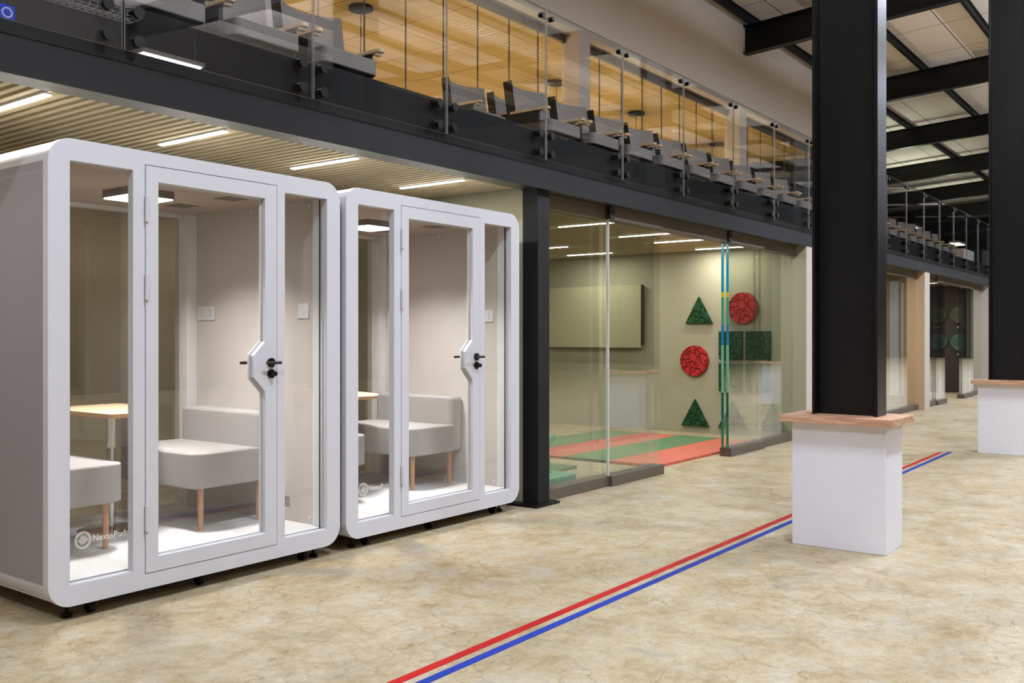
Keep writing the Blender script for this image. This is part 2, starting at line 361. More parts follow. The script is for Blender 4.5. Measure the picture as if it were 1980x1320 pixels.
# outer walls out of view
struct(MB().box(XW-.2, XW, -12, 20, 0, 9.4), 'wall_left', 'beige')
struct(MB().box(XE, XE+.2, -12, 20, 0, 9.4), 'wall_right', 'steel2')
struct(MB().box(XW, XE, -12.2, -12, 0, 9.4), 'wall_front', 'brown')
struct(MB().box(XW, XE, 20, 20.2, 0, 9.4), 'wall_back', 'steel2')
# ground floor rooms under the mezzanine
struct(MB().box(XW, 6.28, 7.6, 7.75, 0, 2.62), 'wall_pod_bay', 'olivedark', 'olive wall behind the office pods')
struct(MB().box(6.13, 6.28, 4.5, 9.4, 0, 2.62), 'wall_room_left', 'olive')
struct(MB().box(12.13, 12.29, 4.312, 9.4, 0, 2.62), 'wall_room_right', ['olive'], 'olive felt wall with the geometric felt shapes')
struct(MB().box(6.28, 12.13, 9.3, 9.4, 0, 2.62), 'wall_room_back', 'olive')
struct(MB().box(12.29, 24.4, 9.3, 9.4, 0, 2.62), 'wall_brick_back', 'brick')
struct(MB().box(18.33, 18.45, 4.312, 9.4, 0, 2.62), 'wall_tan', 'tan', 'tan partition wall beside the third glazed room')
struct(MB().box(18.45, 18.55, 4.47, 9.4, 0, 2.62), 'wall_brown_left', 'brown')
struct(MB().box(24.4, 24.55, 4.80, 9.4, 0, 2.62), 'wall_brown_right', 'brown', 'dark brown wall behind the rackets')
struct(MB().box(24.4, 24.55, 4.312, 4.80, 0, 2.62), 'wall_grey_right', 'graypier')
struct(MB().box(24.6, XE, 4.44, 4.6, 0, 2.62), 'wall_far_facade', 'graypier')
# piers between the glazed rooms
for n, (xa, lab) in enumerate(((12.132, 'plaster pier right of the green carpeted playroom'), (18.332, 'pale pier between the tan room and the racket room'), (24.402, 'pale pier right of the racket room, behind the second steel column'))):
    o = struct(MB().box(xa, xa+(.24 if n == 0 else .36), 4.30, 4.312, 0, 2.56).box(xa+.17, xa+(.24 if n == 0 else .36), 4.312, 4.46, 0, 2.56), 'trim_%d' % (n+1), 'graypier', lab)
# slatted ceilings
def slats(name, xa, xb, ya, yb, label):
    b = MB(); b.box(xa, xb, ya, yb, 2.60, 2.63, 1)
    n = int((xb-xa)/.0690)
    for i in range(n):
        x = xa+.01+i*.0690; b.box(x, x+.034, ya, yb, 2.552, 2.60, 0)
    return struct(b, name, ['slat', 'slatback'], label)
slats('ceiling_slats_pods', -4.0, 6.13, 4.50, 7.6, 'beige slatted ceiling over the office pods')
slats('ceiling_slats_room', 6.28, 12.13, 4.55, 9.3, 'beige slatted ceiling of the glazed playroom')
struct(MB().box(12.29, 24.4, 4.55, 9.3, 2.56, 2.60), 'ceiling_plain_rooms', 'tan')
# mezzanine floor slab
struct(MB().box(XW, XE, 4.50, 12.2, 2.64, 2.98), 'floor_mezzanine', 'steel2')
# mezzanine front beam: web, lower flange, upper part
b = MB(); b.box(XW, XE, 4.30, 4.33, 2.545, 3.0, 0); b.box(XW, XE, 4.33, 4.50, 2.545, 2.57, 1); b.box(XW, XE, 4.33, 4.50, 2.97, 3.0, 0)
b.box(XW, XE, 4.296, 4.30, 2.535, 2.585, 0)
fb = b.build('balcony_edge_beam', ['steel2', 'flange'])
tag(fb, 'long black steel beam along the balcony edge above the pods', 'beam')
# mezzanine back wall with window bays
WX = [(6.35, 11.974), (12.282, 17.93), (18.27, 23.9)]
def upper_wall():
    YA, YB = 7.73, 8.05
    zt = 7.85
    b = MB()
    b.box(XW, 24.2, YA, YB, 5.955, zt)             # above the windows
    b.box(XW, .3, YA, YB, 2.98, 5.955)
    px = [(5.99, 6.35), (11.974, 12.282), (17.93, 18.27), (23.9, 24.2)]
    for a, c in px: b.box(a, c, YA, YB, 2.98, 5.955)
    b.box(.3, 24.2, YA, YB, 2.98, 3.15)
    return struct(b, 'wall_upper', 'beige', 'warm beige plaster wall above the mezzanine windows')
upper_wall()
WBAYS = [(.3, 5.99)]+WX
for n, (a, c) in enumerate(WBAYS):
    w_ = struct(MB().box(a, c, 7.97, 8.03, 5.84, 5.955).box(a, c, 7.98, 8.02, 3.15, 3.19), 'window_%d' % (n+1), 'taupe', 'dark framed mezzanine window, %s bay from the left' % ORD[n])
    k = int(round((c-a)/.72)); st = (c-a)/k
    for i in range(1, k): MB().box(a+i*st-.005, a+i*st+.005, 7.99, 8.008, 3.19, 5.84).build('mullion', 'taupe', w_)
    MB().box(a+.01, c-.01, 7.995, 8.003, 3.19, 5.84).build('window_pane', 'glass', w_)
# mezzanine room
struct(MB().box(XW, 24.2, 8.05, 13.5, 6.0, 6.1), 'ceiling_mezzanine_room', 'mezzceil', 'ochre tiled ceiling of the mezzanine room')
struct(MB().box(XW, 24.2, 13.5, 13.6, 2.98, 6.1), 'wall_mezzanine_back', 'beige')
struct(MB().box(XW, XE, 12.2, 20, 2.64, 2.98), 'floor_mezzanine_rear', 'steel2')
struct(MB().box(24.2, 24.3, 8.05, 13.6, 5.7, 7.6), 'wall_mezzanine_right', 'steel2')

# ---------------------------------------------------------------- roof steel
k = 0
for n, x in enumerate([-5.8, .2, 6.2, 12.2, 18.2, 24.2, 30.2, 36.2, 42.2, 48.2, 54.2]):
    ya, yb = -12, (7.72 if x < 24 else 19.9)
    b = MB()
    def sl(x0, x1, dz0, dz1):
        b.add([(x0, ya, zroof(ya, dz0)), (x1, ya, zroof(ya, dz0)), (x1, yb, zroof(yb, dz0)), (x0, yb, zroof(yb, dz0)),
               (x0, ya, zroof(ya, dz1)), (x1, ya, zroof(ya, dz1)), (x1, yb, zroof(yb, dz1)), (x0, yb, zroof(yb, dz1))],
              [(0, 3, 2, 1), (4, 5, 6, 7), (0, 1, 5, 4), (1, 2, 6, 5), (2, 3, 7, 6), (3, 0, 4, 7)])
    sl(x-.1, x+.1, 7.572, 7.60); sl(x-.012, x+.012, 7.60, 8.12); sl(x-.1, x+.1, 8.12, 8.15)
    o = b.build('roof_beam', 'steel')
    tag(o, 'black steel roof beam, %s' % ('out of view above the camera' if x < 18 else 'the nearest one in view, ending at the beige wall' if x < 20 else ORD[n-4]+' in view counting away from the camera'), 'roof beam', 'steel beams across the roof')
pys = [7.55, 5.72, 4.0, 2.28, .56, -1.2, -3, -4.8, -6.6, -8.4, -10.2]
for n, y in enumerate(pys):
    z = zroof(y, 8.15); b = MB()
    b.box(XW, XE, y-.035, y+.035, z-.02, z, 0); b.box(XW, XE, y-.012, y+.012, z, z+.13, 0); b.box(XW, XE, y-.05, y+.11, z+.125, z+.15, 0)
    o = b.build('roof_purlin', 'steel2')
    tag(o, 'long dark steel purlin under the roof boards, %s from the beige upper wall' % ORD[n], 'purlin', 'purlins under the roof')

# ---------------------------------------------------------------- hall columns with plinths
def column_plinth(x, label_c, label_p):
    t = thing('column_plinth', label_p, 'plinth', (x, 1.95, 0))
    MB().box(.047, .435, -.302, .292, 0, .806).build('plinth_body', 'plinth', t, bevel=.004)
    MB().box(-.03, .50, -.36, .35, .806, .85).build('wooden_top', 'wood', t, bevel=.002)
    b = MB(); zt = 7.45
    b.box(.15, .35, -.225, -.205, .851, zt); b.box(.15, .35, .175, .195, .851, zt); b.box(.235, .265, -.205, .175, .851, zt)
    o = b.build('steel_column', 'steel', loc=(x, 1.95, 0), bevel=.003); tag(o, label_c, 'column', 'tall steel columns of the hall')
for x, lc, lp in ((6.0, 'tall black steel H column standing on the nearer plinth', 'pale grey column plinth with brown wooden top, nearer the camera'),
                  (11.97, 'tall black steel H column at the right edge of the photo', 'pale grey column plinth with wooden top cut by the right edge'),
                  (17.97, 'black steel H column beyond the right edge of the photo', 'column plinth beyond the right edge of the photo')):
    column_plinth(x, lc, lp)
def balcony_column(x, lab):
    t = thing('balcony_column', lab, 'column', (x, 4.42, 0), 0, 'slim black columns under the balcony')
    MB().box(-.08, .08, -.075, .075, .02, 2.545).build('post', 'steel2', t, bevel=.003)
    MB().box(-.165, .165, -.12, .18, 0, .02).build('base_plate', 'steel', t)
    for sx in (-.13, .13):
        for yy in (-.095, .15):
            MB().cyl((sx, yy, .02), (sx, yy, .026), .014, 12).build('bolt', 'dark_metal', t)
balcony_column(6.205, 'square black steel column between the white pods and the glass wall')

# ---------------------------------------------------------------- floor lines
tag(MB().box(-6, 11.78, 2.572, 2.620, 0, .0015).build('floor_line', 'redtape'), 'long red line painted on the concrete floor', 'floor line')
tag(MB().box(-6, 11.9, 2.485, 2.530, 0, .0015).build('floor_line', 'bluetape'), 'long blue line painted on the floor beside the red one', 'floor line')

# ---------------------------------------------------------------- LED strip lights in slatted ceilings
def strip(x, ya, yb, label, p=STRIP_P, group='led strips in the slatted ceiling'):
    t = thing('led_strip_light', label, 'ceiling light', (x, (ya+yb)/2, 2.545), 0, group)
    h = (yb-ya)/2
    MB().box(-.022, .022, -h, h, -.0, .03).build('housing', 'white_pl', t)
    MB().box(-.016, .016, -h+.005, h-.005, -.006, .0).build('diffuser', 'striplight', t)
    area('led_strip_lamp', (0, 0, -.012), (.03, yb-ya), p, STRIP_C, parent=t)
for n, x in enumerate((1.25, 2.30, 3.33, 4.36, 5.46)):
    strip(x, 4.56, 5.22, 'bright led strip in the slatted ceiling above the pods, %s' % ('out of view at the left' if n == 0 else ORD[n-1]+' in view from the left'))
for n, x in enumerate((3.3, 5.0)):  # unseen strips added to brighten the wall seen through the pods
    strip(x, 6.5, 7.0, 'added dim led strip brightening the wall behind the %s pod, hidden from view' % ('nearest' if n == 0 else 'farther'), STRIP_P*.35)
for n, (x, ya, yb, l) in enumerate(((8.45, 4.68, 5.72, 'thin led strip nearest the glass wall column in the playroom ceiling'), (9.74, 4.93, 5.72, 'led strip at the playroom front, directly above the doorway'),
                                    (10.62, 4.93, 5.72, 'led strip at the playroom front, one right of the doorway centre'), (11.8, 4.93, 5.72, 'led strip at the playroom front beside the right wall'),
                                    (9.25, 6.9, 7.66, 'led strip at the playroom rear, partly hidden by the black column'), (10.4, 6.9, 7.66, 'led strip at the playroom rear, left of centre'), (11.55, 6.9, 7.66, 'led strip at the playroom rear, nearest the felt shapes'))):
    strip(x, ya, yb, l, STRIP_P*1.4, 'led strips in the playroom ceiling')
for x in (14.5, 16.6): strip(x, 5.0, 6.0, 'led strip in the tan room behind the nearer column, at %s' % ('its left' if x < 15 else 'its right'), 40)
for x in (20.4, 22.6): strip(x, 4.9, 5.8, 'led strip in the racket room, %s' % ('left one' if x < 21 else 'right one'), 22)

# ---------------------------------------------------------------- hall lamps (above and behind the camera)
def hall_lamp(x, y, lab, p=HALL_P, z=6.85, up=1.9, col=HALL_C):
    t = thing('high_bay_light', lab, 'ceiling light', (x, y, z), 0, 'high bay lamps of the hall')
    MB().box(-.7, .7, -.2, .2, .01, .09).build('housing', 'white_pl', t)
    MB().box(-.66, .66, -.17, .17, -.004, .01).build('diffuser', 'hallglow', t)
    MB().cyl((-.6, 0, .09), (-.6, 0, zroof(y, 8.28)-z), .004, 6).build('wire', 'black', t)
    MB().cyl((.6, 0, .09), (.6, 0, zroof(y, 8.28)-z), .004, 6).build('wire', 'black', t)
    area('hall_lamp', (0, 0, -.02), (1.3, .32), p, col, parent=t)
    area('roof_fill_light', (0, 0, .11), (1.3, .32), p*up, col, rot=(math.pi, 0, 0), parent=t)  # added fill that brightens the roof boards and upper wall
for n, x in enumerate((-2.8, 3.2, 9.2, 15.2, 21.2, 27.2, 33.2, 39.2, 47.2, 55.2)):
    hall_lamp(x, -.15, 'long high bay lamp of the near row above the hall, %s from the left' % ORD[n])
for n, x in enumerate((30.4, 36.4, 44.0)):  # tinted lamps added to lift the dark roof at the far end
    hall_lamp(x, 9.0, 'added high bay lamp brightening the roof over the mezzanine far end, %s' % ('nearest one' if n == 0 else 'middle one' if n == 1 else 'farthest one'), HALL_P*.22, 5.3, .9, (.92, 1.0, .80))
hall_lamp(10.9, -8.3, 'single long high bay lamp far behind the camera, mirrored in the balcony glass', HALL_P*1.5)

# ---------------------------------------------------------------- OFFICE POD
PW, PD, PZ0, PZ1 = 1.822, 1.50, .078, 2.307
def make_pod(label):
    t = thing('office_pod', label, 'office pod', (2.209, 4.38, 0))
    out = rrect(0, PW, PZ0, PZ1, .112, 12)
    # wrap-around shell
    b = MB(); b.ring(out, rrect(.03, PW-.03, PZ0+.03, PZ1-.03, .085, 12), .040, PD, 'y')
    sh = b.build('outer_shell', ['pod_white'], t, smooth=True)
    for xs in ((-.0015, .0), (PW, PW+.0015)):
        for zz in ((.19, 2.150), (2.153, 2.195)):
            MB().box(xs[0], xs[1], .042, PD-.004, zz[0], zz[1]).build('side_cladding', 'pod_side_shade', t)['label'] = 'flush white side cladding greyed by painted shade'
    # front frame with openings
    wl = [(.102, .178), (.428, .178), (.428, 2.204), (.102, 2.204)]
    wr = [(1.392, .180), (1.718, .180), (1.718, 2.206), (1.392, 2.206)]
    dh = [(.494, .151), (1.335, .151), (1.335, 2.242), (.494, 2.242)]
    oo = rrect(-.003, PW+.003, PZ0-.003, PZ1+.003, .115, 14)
    plate('front_frame', [oo, wl, wr, dh], -.006, .042, 'pod_white', t, bevel=.0015)
    for nm, w in (('window_glass', (.09, .44)), ('window_glass', (1.38, 1.73))):
        MB().box(w[0], w[1], .046, .054, .165, 2.215).build(nm, 'glass', t)
    MB().box(1.700, 1.7045, .040, .046, .18, 2.205).build('glazing_gasket', 'black_rub', t)
    # door
    do = [(.498, .155), (1.331, .155), (1.331, 2.238), (.498, 2.238)]
    gi = [(.569, .231), (1.248, .233), (1.248, 1.046), (1.168, 1.132), (1.168, 1.255), (1.248, 1.334), (1.248, 2.155), (.569, 2.158)]
    d = plate('door', [do, gi], -.008, .038, 'pod_white', t, bevel=.0015); d['label'] = 'white framed pod door'
    gp = [(.561, .223), (1.256, .225), (1.256, 1.050), (1.176, 1.136), (1.176, 1.251), (1.256, 1.330), (1.256, 2.163), (.561, 2.166)]
    MB().prism(gp, .020, .028, 'y').build('door_glass', 'glass', d)
    g_in = [(.577, .239), (1.240, .241), (1.240, 1.043), (1.158, 1.129), (1.158, 1.258), (1.240, 1.338), (1.240, 2.147), (.577, 2.150)]
    plate('glass_bead', [gi, g_in], .029, .038, 'white_pl', d)
    # lever handle, lock
    b = MB(); b.cyl((1.288, -.008, 1.212), (1.288, -.018, 1.212), .027, 28); b.cyl((1.288, -.018, 1.212), (1.288, -.055, 1.212), .009, 16)
    b.cyl((1.225, -.055, 1.212), (1.325, -.055, 1.212), .0085, 16)
    b.build('lever_handle', 'dark_metal', d, smooth=True)
    b = MB(); b.cyl((1.14, .075, 1.212), (1.29, .075, 1.212), .0085, 16); b.cyl((1.288, .038, 1.212), (1.288, .08, 1.212), .009, 16)
    b.build('inside_handle', 'dark_metal', d, smooth=True)
    b = MB(); b.cyl((1.288, -.008, 1.149), (1.288, -.018, 1.149), .026, 28); b.cyl((1.288, -.018, 1.149), (1.288, -.040, 1.149), .009, 16); b.cyl((1.288, -.040, 1.149), (1.288, -.052, 1.149), .014, 16)
    b.build('lock_knob', 'dark_metal', d, smooth=True)
    for z0 in (1.95, 1.55, .37):
        h_ = MB().cyl((.501, -.013, z0), (.501, -.013, z0+.13), .0095, 18).build('hinge', 'pod_white', t, smooth=True)
        MB().prism([(.498, z0-.055), (.507, z0-.03), (.507, z0+.125), (.488, z0+.125), (.488, z0-.03)], -.0075, -.0066, 'y').build('hinge_plate', 'pod_side_shade', h_)  # grey of the plate also paints the hinge's shadow edge and recess
    # interior lining
    IX0, IX1, IY1, FZ, CZ = .085, 1.741, 1.42, .183, 2.216
    b = MB(); b.box(.03, IX0, .145, IY1+.0, FZ, CZ); b.build('left_wall_panel', 'fabric_wall', t)
    b = MB(); b.box(IX1, PW-.03, .145, IY1, FZ, CZ); b.build('right_wall_panel', 'fabric_wall', t)
    b = MB(); b.box(.03, PW-.03, .055, PD, .11, FZ); b.build('carpet_floor', 'carpet', t)
    b = MB(); b.box(.03, PW-.03, .055, IY1, CZ, CZ+.05); b.build('ceiling_panel', 'pod_ceil', t)
    for xa, xb in ((.031, .095), (1.731, PW-.031)):
        b = MB(); b.box(xa, xb, .055, .145, FZ, CZ); b.build('front_post', 'white_pl', t, bevel=.004)
    # rear frame with smoked glass
    plate('rear_frame', [rrect(.001, PW-.001, PZ0+.001, PZ1-.001, .112, 10), [(.165, .20), (1.659, .20), (1.659, 2.19), (.165, 2.19)]], IY1, PD+.004, 'white_pl', t)
    MB().box(.155, 1.669, 1.45, 1.458, .19, 2.20).build('rear_glass', 'glass_back', t)['label'] = 'tinted rear window'
    MB().box(.085, .165, 1.36, 1.419, FZ, CZ).build('rear_post', 'white_pl', t, bevel=.004)
    MB().box(1.659, 1.741, 1.36, 1.419, FZ, CZ).build('rear_post', 'white_pl', t, bevel=.004)
    # ceiling lamp
    l = MB().prism(rrect(.735, 1.03, .55, .83, .006), 2.172, CZ, 'z').build('ceiling_lamp', 'lampgrey', t)
    MB().prism(rrect(.741, 1.024, .556, .824, .006), 2.165, 2.172, 'z').build('lamp_diffuser', 'lampglow', l)
    area('pod_lamp', (.883, .69, 2.155), (.27, .25), POD_P, (1, .965, .94), parent=t, spread=math.radians(124))
    for (px, py) in ((.25, .35), (1.55, 1.05), (.5, 1.2)):
        MB().cyl((px, py, CZ-.004), (px, py, CZ), .055, 28).build('speaker_grille', 'pod_ceil', t)
    for vy in (.42, .95):
        b = MB()
        for i in range(9):
            for j in range(3): b.box(1.32+j*.055, 1.36+j*.055, vy+i*.02, vy+i*.02+.008, CZ-.002, CZ+.001)
        b.build('air_vent', 'lampgrey', t)
    # right wall fittings
    so = MB().box(IX1-.009, IX1, 1.155, 1.342, 1.475, 1.572).build('power_socket', 'white_pl', t, bevel=.003)
    for yy in (1.20, 1.295):
        b = MB()
        b.box(IX1-.0095, IX1-.009, yy-.002, yy+.002, 1.50, 1.545)
        for zz in (1.50, 1.545): b.box(IX1-.0095, IX1-.009, yy+.012, yy+.03, zz, zz+.004); b.box(IX1-.0095, IX1-.009, yy-.03, yy-.012, zz, zz+.004)
        b.build('socket_slots', 'alu', so)
    sw = MB().box(IX1-.008, IX1, .184, .284, 1.475, 1.57).build('light_switch', 'white_pl', t, bevel=.003)
    MB().prism([(.234+.016*math.cos(a*math.pi/12), 1.522+.028*math.sin(a*math.pi/12)) for a in range(24)], IX1-.012, IX1-.008, 'x').build('rocker', 'white_pl', sw)
    b = MB()
    for i in range(6):
        for j in range(3): b.box(IX1-.001, IX1+.001, .37+j*.018, .382+j*.018, .275+i*.011, .28+i*.011)
    b.build('wall_vent_slots', 'black_rub', t)
    for (yy, zz) in ((1.34, 2.185), (.76, 2.185), (.18, 2.185), (.18, .225), (.76, .225)):
        MB().cyl((IX1, yy, zz), (IX1-.004, yy, zz), .011, 16).build('cover_cap', 'white_pl', t)
    # feet and casters
    for (px, py) in ((.14, .10), (1.70, .10), (.14, 1.4), (1.70, 1.4)):
        MB().lathe([(.026, 0), (.028, .004), (.028, .018), (.012, .022), (.008, .03), (.008, .09)], (px, py, 0), 20).build('levelling_foot', 'black_rub', t, smooth=True)
    for (px, py) in ((.25, .085), (.88, .095), (1.60, .085), (.25, 1.38), (1.60, 1.38)):
        b = MB(); b.cyl((px-.013, py, .034), (px+.013, py, .034), .034, 24); b.box(px-.008, px+.008, py-.015, py+.015, .05, .09)
        b.build('caster', 'black_rub', t, smooth=True)
    # logo on the left window
    b = MB(); cx, cz = .194, .371
    for ro, ri in ((.042, .0385), (.035, .032)):
        b.ring([(cx+ro*math.cos(a*math.pi/24), cz+ro*math.sin(a*math.pi/24)) for a in range(48)], [(cx+ri*math.cos(a*math.pi/24), cz+ri*math.sin(a*math.pi/24)) for a in range(48)], .0445, .0455, 'y')
    for i, h in enumerate((.003, .006, .013, .02, .026, .018, .022, .016, .012, .008, .004)):
        x = cx-.026+i*.0052; b.box(x-.0011, x+.0011, .0445, .0455, cz-h, cz+h)
    b.build('logo_emblem', 'logo', t)['label'] = 'double ring emblem with sound wave bars'
    text('logo_text', 'NexusPods', .046, 'logo', t, (.243, .045, .357), xscale=.90)['label'] = 'cream NexusPods lettering on the glass'
    return t
pod = make_pod('large white office pod nearest the camera at the left edge')
pod2 = copytree(pod); pod2.location = (4.087, 4.38, 0); pod2['label'] = 'white office pod next to the black column, the farther of the two'

# benches
def cushion(b, x0, x1, y0, y1, z0, z1, r): b.prism(rrect(x0, x1, y0, y1, r, 6), z0, z1, 'z')
def make_bench(label, loc, flip=False):
    """faces -x: seat front at x=0, back at x=.64; runs along y from 0 to .86"""
    t = thing('upholstered_bench', label, 'bench', loc, 0, None)
    W = .86
    b = MB(); b.prism(rrect(0, .50, 0, W, (.09, .01, .01, .09), 8), .262, .475, 'z'); s = b.build('seat_cushion', 'felt', t, bevel=.022, seg=4)
    b = MB(); b.prism(rrect(.47, .62, 0, W, .05, 6), .262, .70, 'z')
    bk = b.build('backrest', 'felt', t, bevel=.03, seg=4)
    for (x, y) in ((.09, .07), (.09, W-.07), (.522, .07), (.522, W-.07)):
        MB().cyl((x, y, 0), (x, y, .27), .016, 18, .019).build('leg', 'leg', t, smooth=True)
    b = MB()
    for i in range(34): b.box(.10+i*.011, .106+i*.011, .0195, .0215, .4745, .4765)
    for i in range(70): b.box(.020, .022, .10+i*.0095, .1055+i*.0095, .4745, .4765)
    b.build('seam_stitching', 'lampgrey', s)
    b = MB()
    for i in range(72): b.box(.4695, .4712, .06+i*.0105, .066+i*.0105, .676, .678)
    b.build('seam_stitching', 'lampgrey', bk)
    if flip: t.rotation_euler.z = math.pi
    return t
b1 = make_bench('light grey upholstered bench on the right side inside the nearest pod', (3.335, 4.875, .183))
b2 = copytree(b1); b2.location = (2.905, 5.735, .183); b2.rotation_euler.z = math.pi; b2['label'] = 'light grey upholstered bench at the left side inside the nearest pod, mostly hidden'
b3 = copytree(b1); b3.location = (5.213, 4.875, .183); b3['label'] = 'light grey upholstered bench on the right side inside the farther pod'
b4 = copytree(b1); b4.location = (4.783, 5.735, .183); b4.rotation_euler.z = math.pi; b4['label'] = 'light grey bench at the left inside the farther pod, only its front edge seen'
for o in (b1, b2, b3, b4): o['group'] = 'benches in the pods'
def make_table(label, loc):
    t = thing('pedestal_table', label, 'table', loc)
    TP = [(-.22, .45), (-.22, -.365), (-.205, -.385), (-.06, -.405), (.02, -.385), (.12, -.30), (.21, -.16), (.27, 0), (.30, .2), (.30, .45)]
    MB().prism(TP, .712, .735, 'z', 1, 1).prism(TP, .735, .736, 'z').build('table_top', ['tabletop', 'tableedge'], t)
    MB().cyl((0, 0, .02), (0, 0, .712), .026, 28).build('pole', 'chrome', t, smooth=True)
    MB().lathe([(.19, 0), (.19, .004), (.17, .01), (.05, .018), (.03, .022)], (0, 0, 0), 40).build('base_disc', 'chrome', t, smooth=True)
    return t
t1 = make_table('small oak topped table on a chrome pole inside the nearest pod', (3.12, 5.42, .183))
t2 = copytree(t1); t2.location = (4.998, 5.42, .183); t2['label'] = 'small oak topped table on a chrome pole inside the farther pod'

# ---------------------------------------------------------------- glazed partition of the playroom
def glass_panel(xa, xb, y, label, edge=None, group='sliding glass panels of the playroom', z0=.09, z1=2.42, rear=.055):
    t = thing('sliding_glass_partition', label, 'glass partition', ((xa+xb)/2, y, 0), 0, group); h = (xb-xa)/2
    MB().box(-h, h, -.03, .11, 0, .095).build('bottom_track', 'taupe', t, bevel=.002)
    MB().box(-h, h, -.02, .11, z1, 2.54).build('top_track', 'taupe', t)
    for yy in (.015, rear+.02):
        b = MB(); b.box(-h+.006, h-.006, yy, yy+.008, z0, z1, 0)
        g = b.build('pane', ['glass_wall', edge or 'glass_wall'], t, recalc=True)
        for p in g.data.polygons:
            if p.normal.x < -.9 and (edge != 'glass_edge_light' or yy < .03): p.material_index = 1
    return t
glass_panel(6.292, 7.335, 4.445, 'clear glass partition panel directly right of the black column')
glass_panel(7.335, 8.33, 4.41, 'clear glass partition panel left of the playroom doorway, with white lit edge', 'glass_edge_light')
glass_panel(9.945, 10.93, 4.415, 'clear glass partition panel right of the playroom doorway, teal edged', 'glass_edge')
glass_panel(10.93, 12.12, 4.455, 'clear glass partition panel beside the plaster pier of the playroom')
o = MB().box(8.33, 9.945, 4.40, 4.54, 2.42, 2.54).build('door_header_track', 'taupe'); tag(o, 'taupe track header over the open playroom doorway', 'track')
for xa, l in ((7.29, 'left'), (9.87, 'right')):
    tag(MB().box(xa, xa+.08, 4.375, 4.399, 2.42, 2.545).build('track_stop', 'black'), 'small dark bracket on the playroom header, %s one' % l, 'bracket')
for (xa, xb, y, l) in ((12.4, 14.2, 4.44, 'glass panel of the tan room hidden behind the nearer column'), (14.2, 16.0, 4.41, 'glass panel of the tan room behind the nearer column, its middle one'), (16.0, 18.31, 4.44, 'glass panel of the tan room just right of the nearer column'),
                    (18.70, 19.7, 4.44, 'glass panel of the racket room next to the pale pier'), (19.7, 20.5, 4.41, 'glass panel left of the racket room doorway'),
                    (22.1, 23.0, 4.415, 'glass panel right of the racket room doorway'), (23.0, 24.38, 4.455, 'glass panel of the racket room beside the last pier')):
    glass_panel(xa, xb, y, l, 'black', 'glass panels of the farther rooms')
tag(MB().box(20.5, 22.1, 4.40, 4.54, 2.42, 2.54).build('door_header_track', 'taupe'), 'taupe track header over the racket room doorway', 'track')

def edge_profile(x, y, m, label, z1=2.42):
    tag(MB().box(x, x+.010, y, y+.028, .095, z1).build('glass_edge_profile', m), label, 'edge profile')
M['edge_lit_white'] = mat('pale edge coloured as lit', rgb(236, 240, 230), .25, spec=.8)  # pale colour stands in for light caught by the glass edge
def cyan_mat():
    m = mat('cyan to teal edge with painted reflections', rgb(0, 150, 180), .15, spec=.8); nt = m.node_tree; p = nt.nodes['Principled BSDF']  # colour bands by height paint reflections into the glass edge
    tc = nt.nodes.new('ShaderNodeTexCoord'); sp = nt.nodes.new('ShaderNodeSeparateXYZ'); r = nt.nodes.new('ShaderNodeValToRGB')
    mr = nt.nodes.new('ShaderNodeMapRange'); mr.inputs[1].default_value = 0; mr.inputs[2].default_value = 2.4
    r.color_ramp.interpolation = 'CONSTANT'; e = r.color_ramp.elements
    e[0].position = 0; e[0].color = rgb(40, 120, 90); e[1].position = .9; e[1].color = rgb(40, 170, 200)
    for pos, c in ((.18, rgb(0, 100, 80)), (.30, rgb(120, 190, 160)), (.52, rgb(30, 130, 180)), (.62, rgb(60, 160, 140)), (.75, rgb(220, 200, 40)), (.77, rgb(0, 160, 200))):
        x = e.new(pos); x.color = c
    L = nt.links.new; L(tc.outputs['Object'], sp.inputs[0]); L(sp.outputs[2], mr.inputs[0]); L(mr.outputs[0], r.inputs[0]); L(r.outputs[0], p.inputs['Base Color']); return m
M['edge_cyan_reflection'] = cyan_mat()
edge_profile(7.337, 4.420, 'edge_lit_white', 'pale vertical glass edge strip coloured as lit, in the left partition middle')
edge_profile(9.936, 4.475, 'edge_cyan_reflection', 'cyan and teal glass edge strip with painted reflections, left one right of doorway')
edge_profile(9.936, 4.415, 'edge_cyan_reflection', 'cyan and teal glass edge strip with painted reflections, right one right of doorway')

# ---------------------------------------------------------------- playroom contents
XA = 12.13
def art(kind, y, z, w_, h_, label, m):
    if kind == 'tri': pts = [(-w_/2, -h_/2), (w_/2, -h_/2), (0, h_/2)]
    elif kind == 'sq': pts = [(-w_/2, -h_/2), (w_/2, -h_/2), (w_/2, h_/2), (-w_/2, h_/2)]
    else: pts = [(w_/2*math.cos(a*math.pi/32), h_/2*math.sin(a*math.pi/32)) for a in range(64)]
    o = MB().prism(pts, -.045, -.002, 'x').build('felt_wall_shape', m, loc=(XA, y, z), bevel=.005)
    return tag(o, label, 'wall decoration', 'felt shapes on the olive wall')
art('tri', 5.82, 1.725, .41, .38, 'green felt triangle on the olive wall, topmost triangle', 'artgreen')
art('c', 5.165, 1.74, .43, .43, 'red felt circle on the olive wall, upper right', 'artred')
art('c', 5.89, 1.01, .43, .43, 'red felt circle on the olive wall, lower left', 'artred')
art('tri', 5.88, .285, .42, .38, 'green felt triangle, left one of the bottom row', 'artgreen')
art('tri', 5.32, .285, .42, .38, 'green felt triangle, middle one of the bottom row behind the glass edge', 'artgreen')
art('tri', 4.748, .285, .40, .38, 'green felt triangle, right one of the bottom row behind the glass', 'artgreen')
for (y, z, l) in ((5.345, 1.232, 'upper left'), (4.955, 1.232, 'upper right'), (5.345, .793, 'lower left'), (4.955, .793, 'lower right')):
    art('sq', y, z, .345, .385, 'dark green felt square, %s of the group of four' % l, 'artgreen')
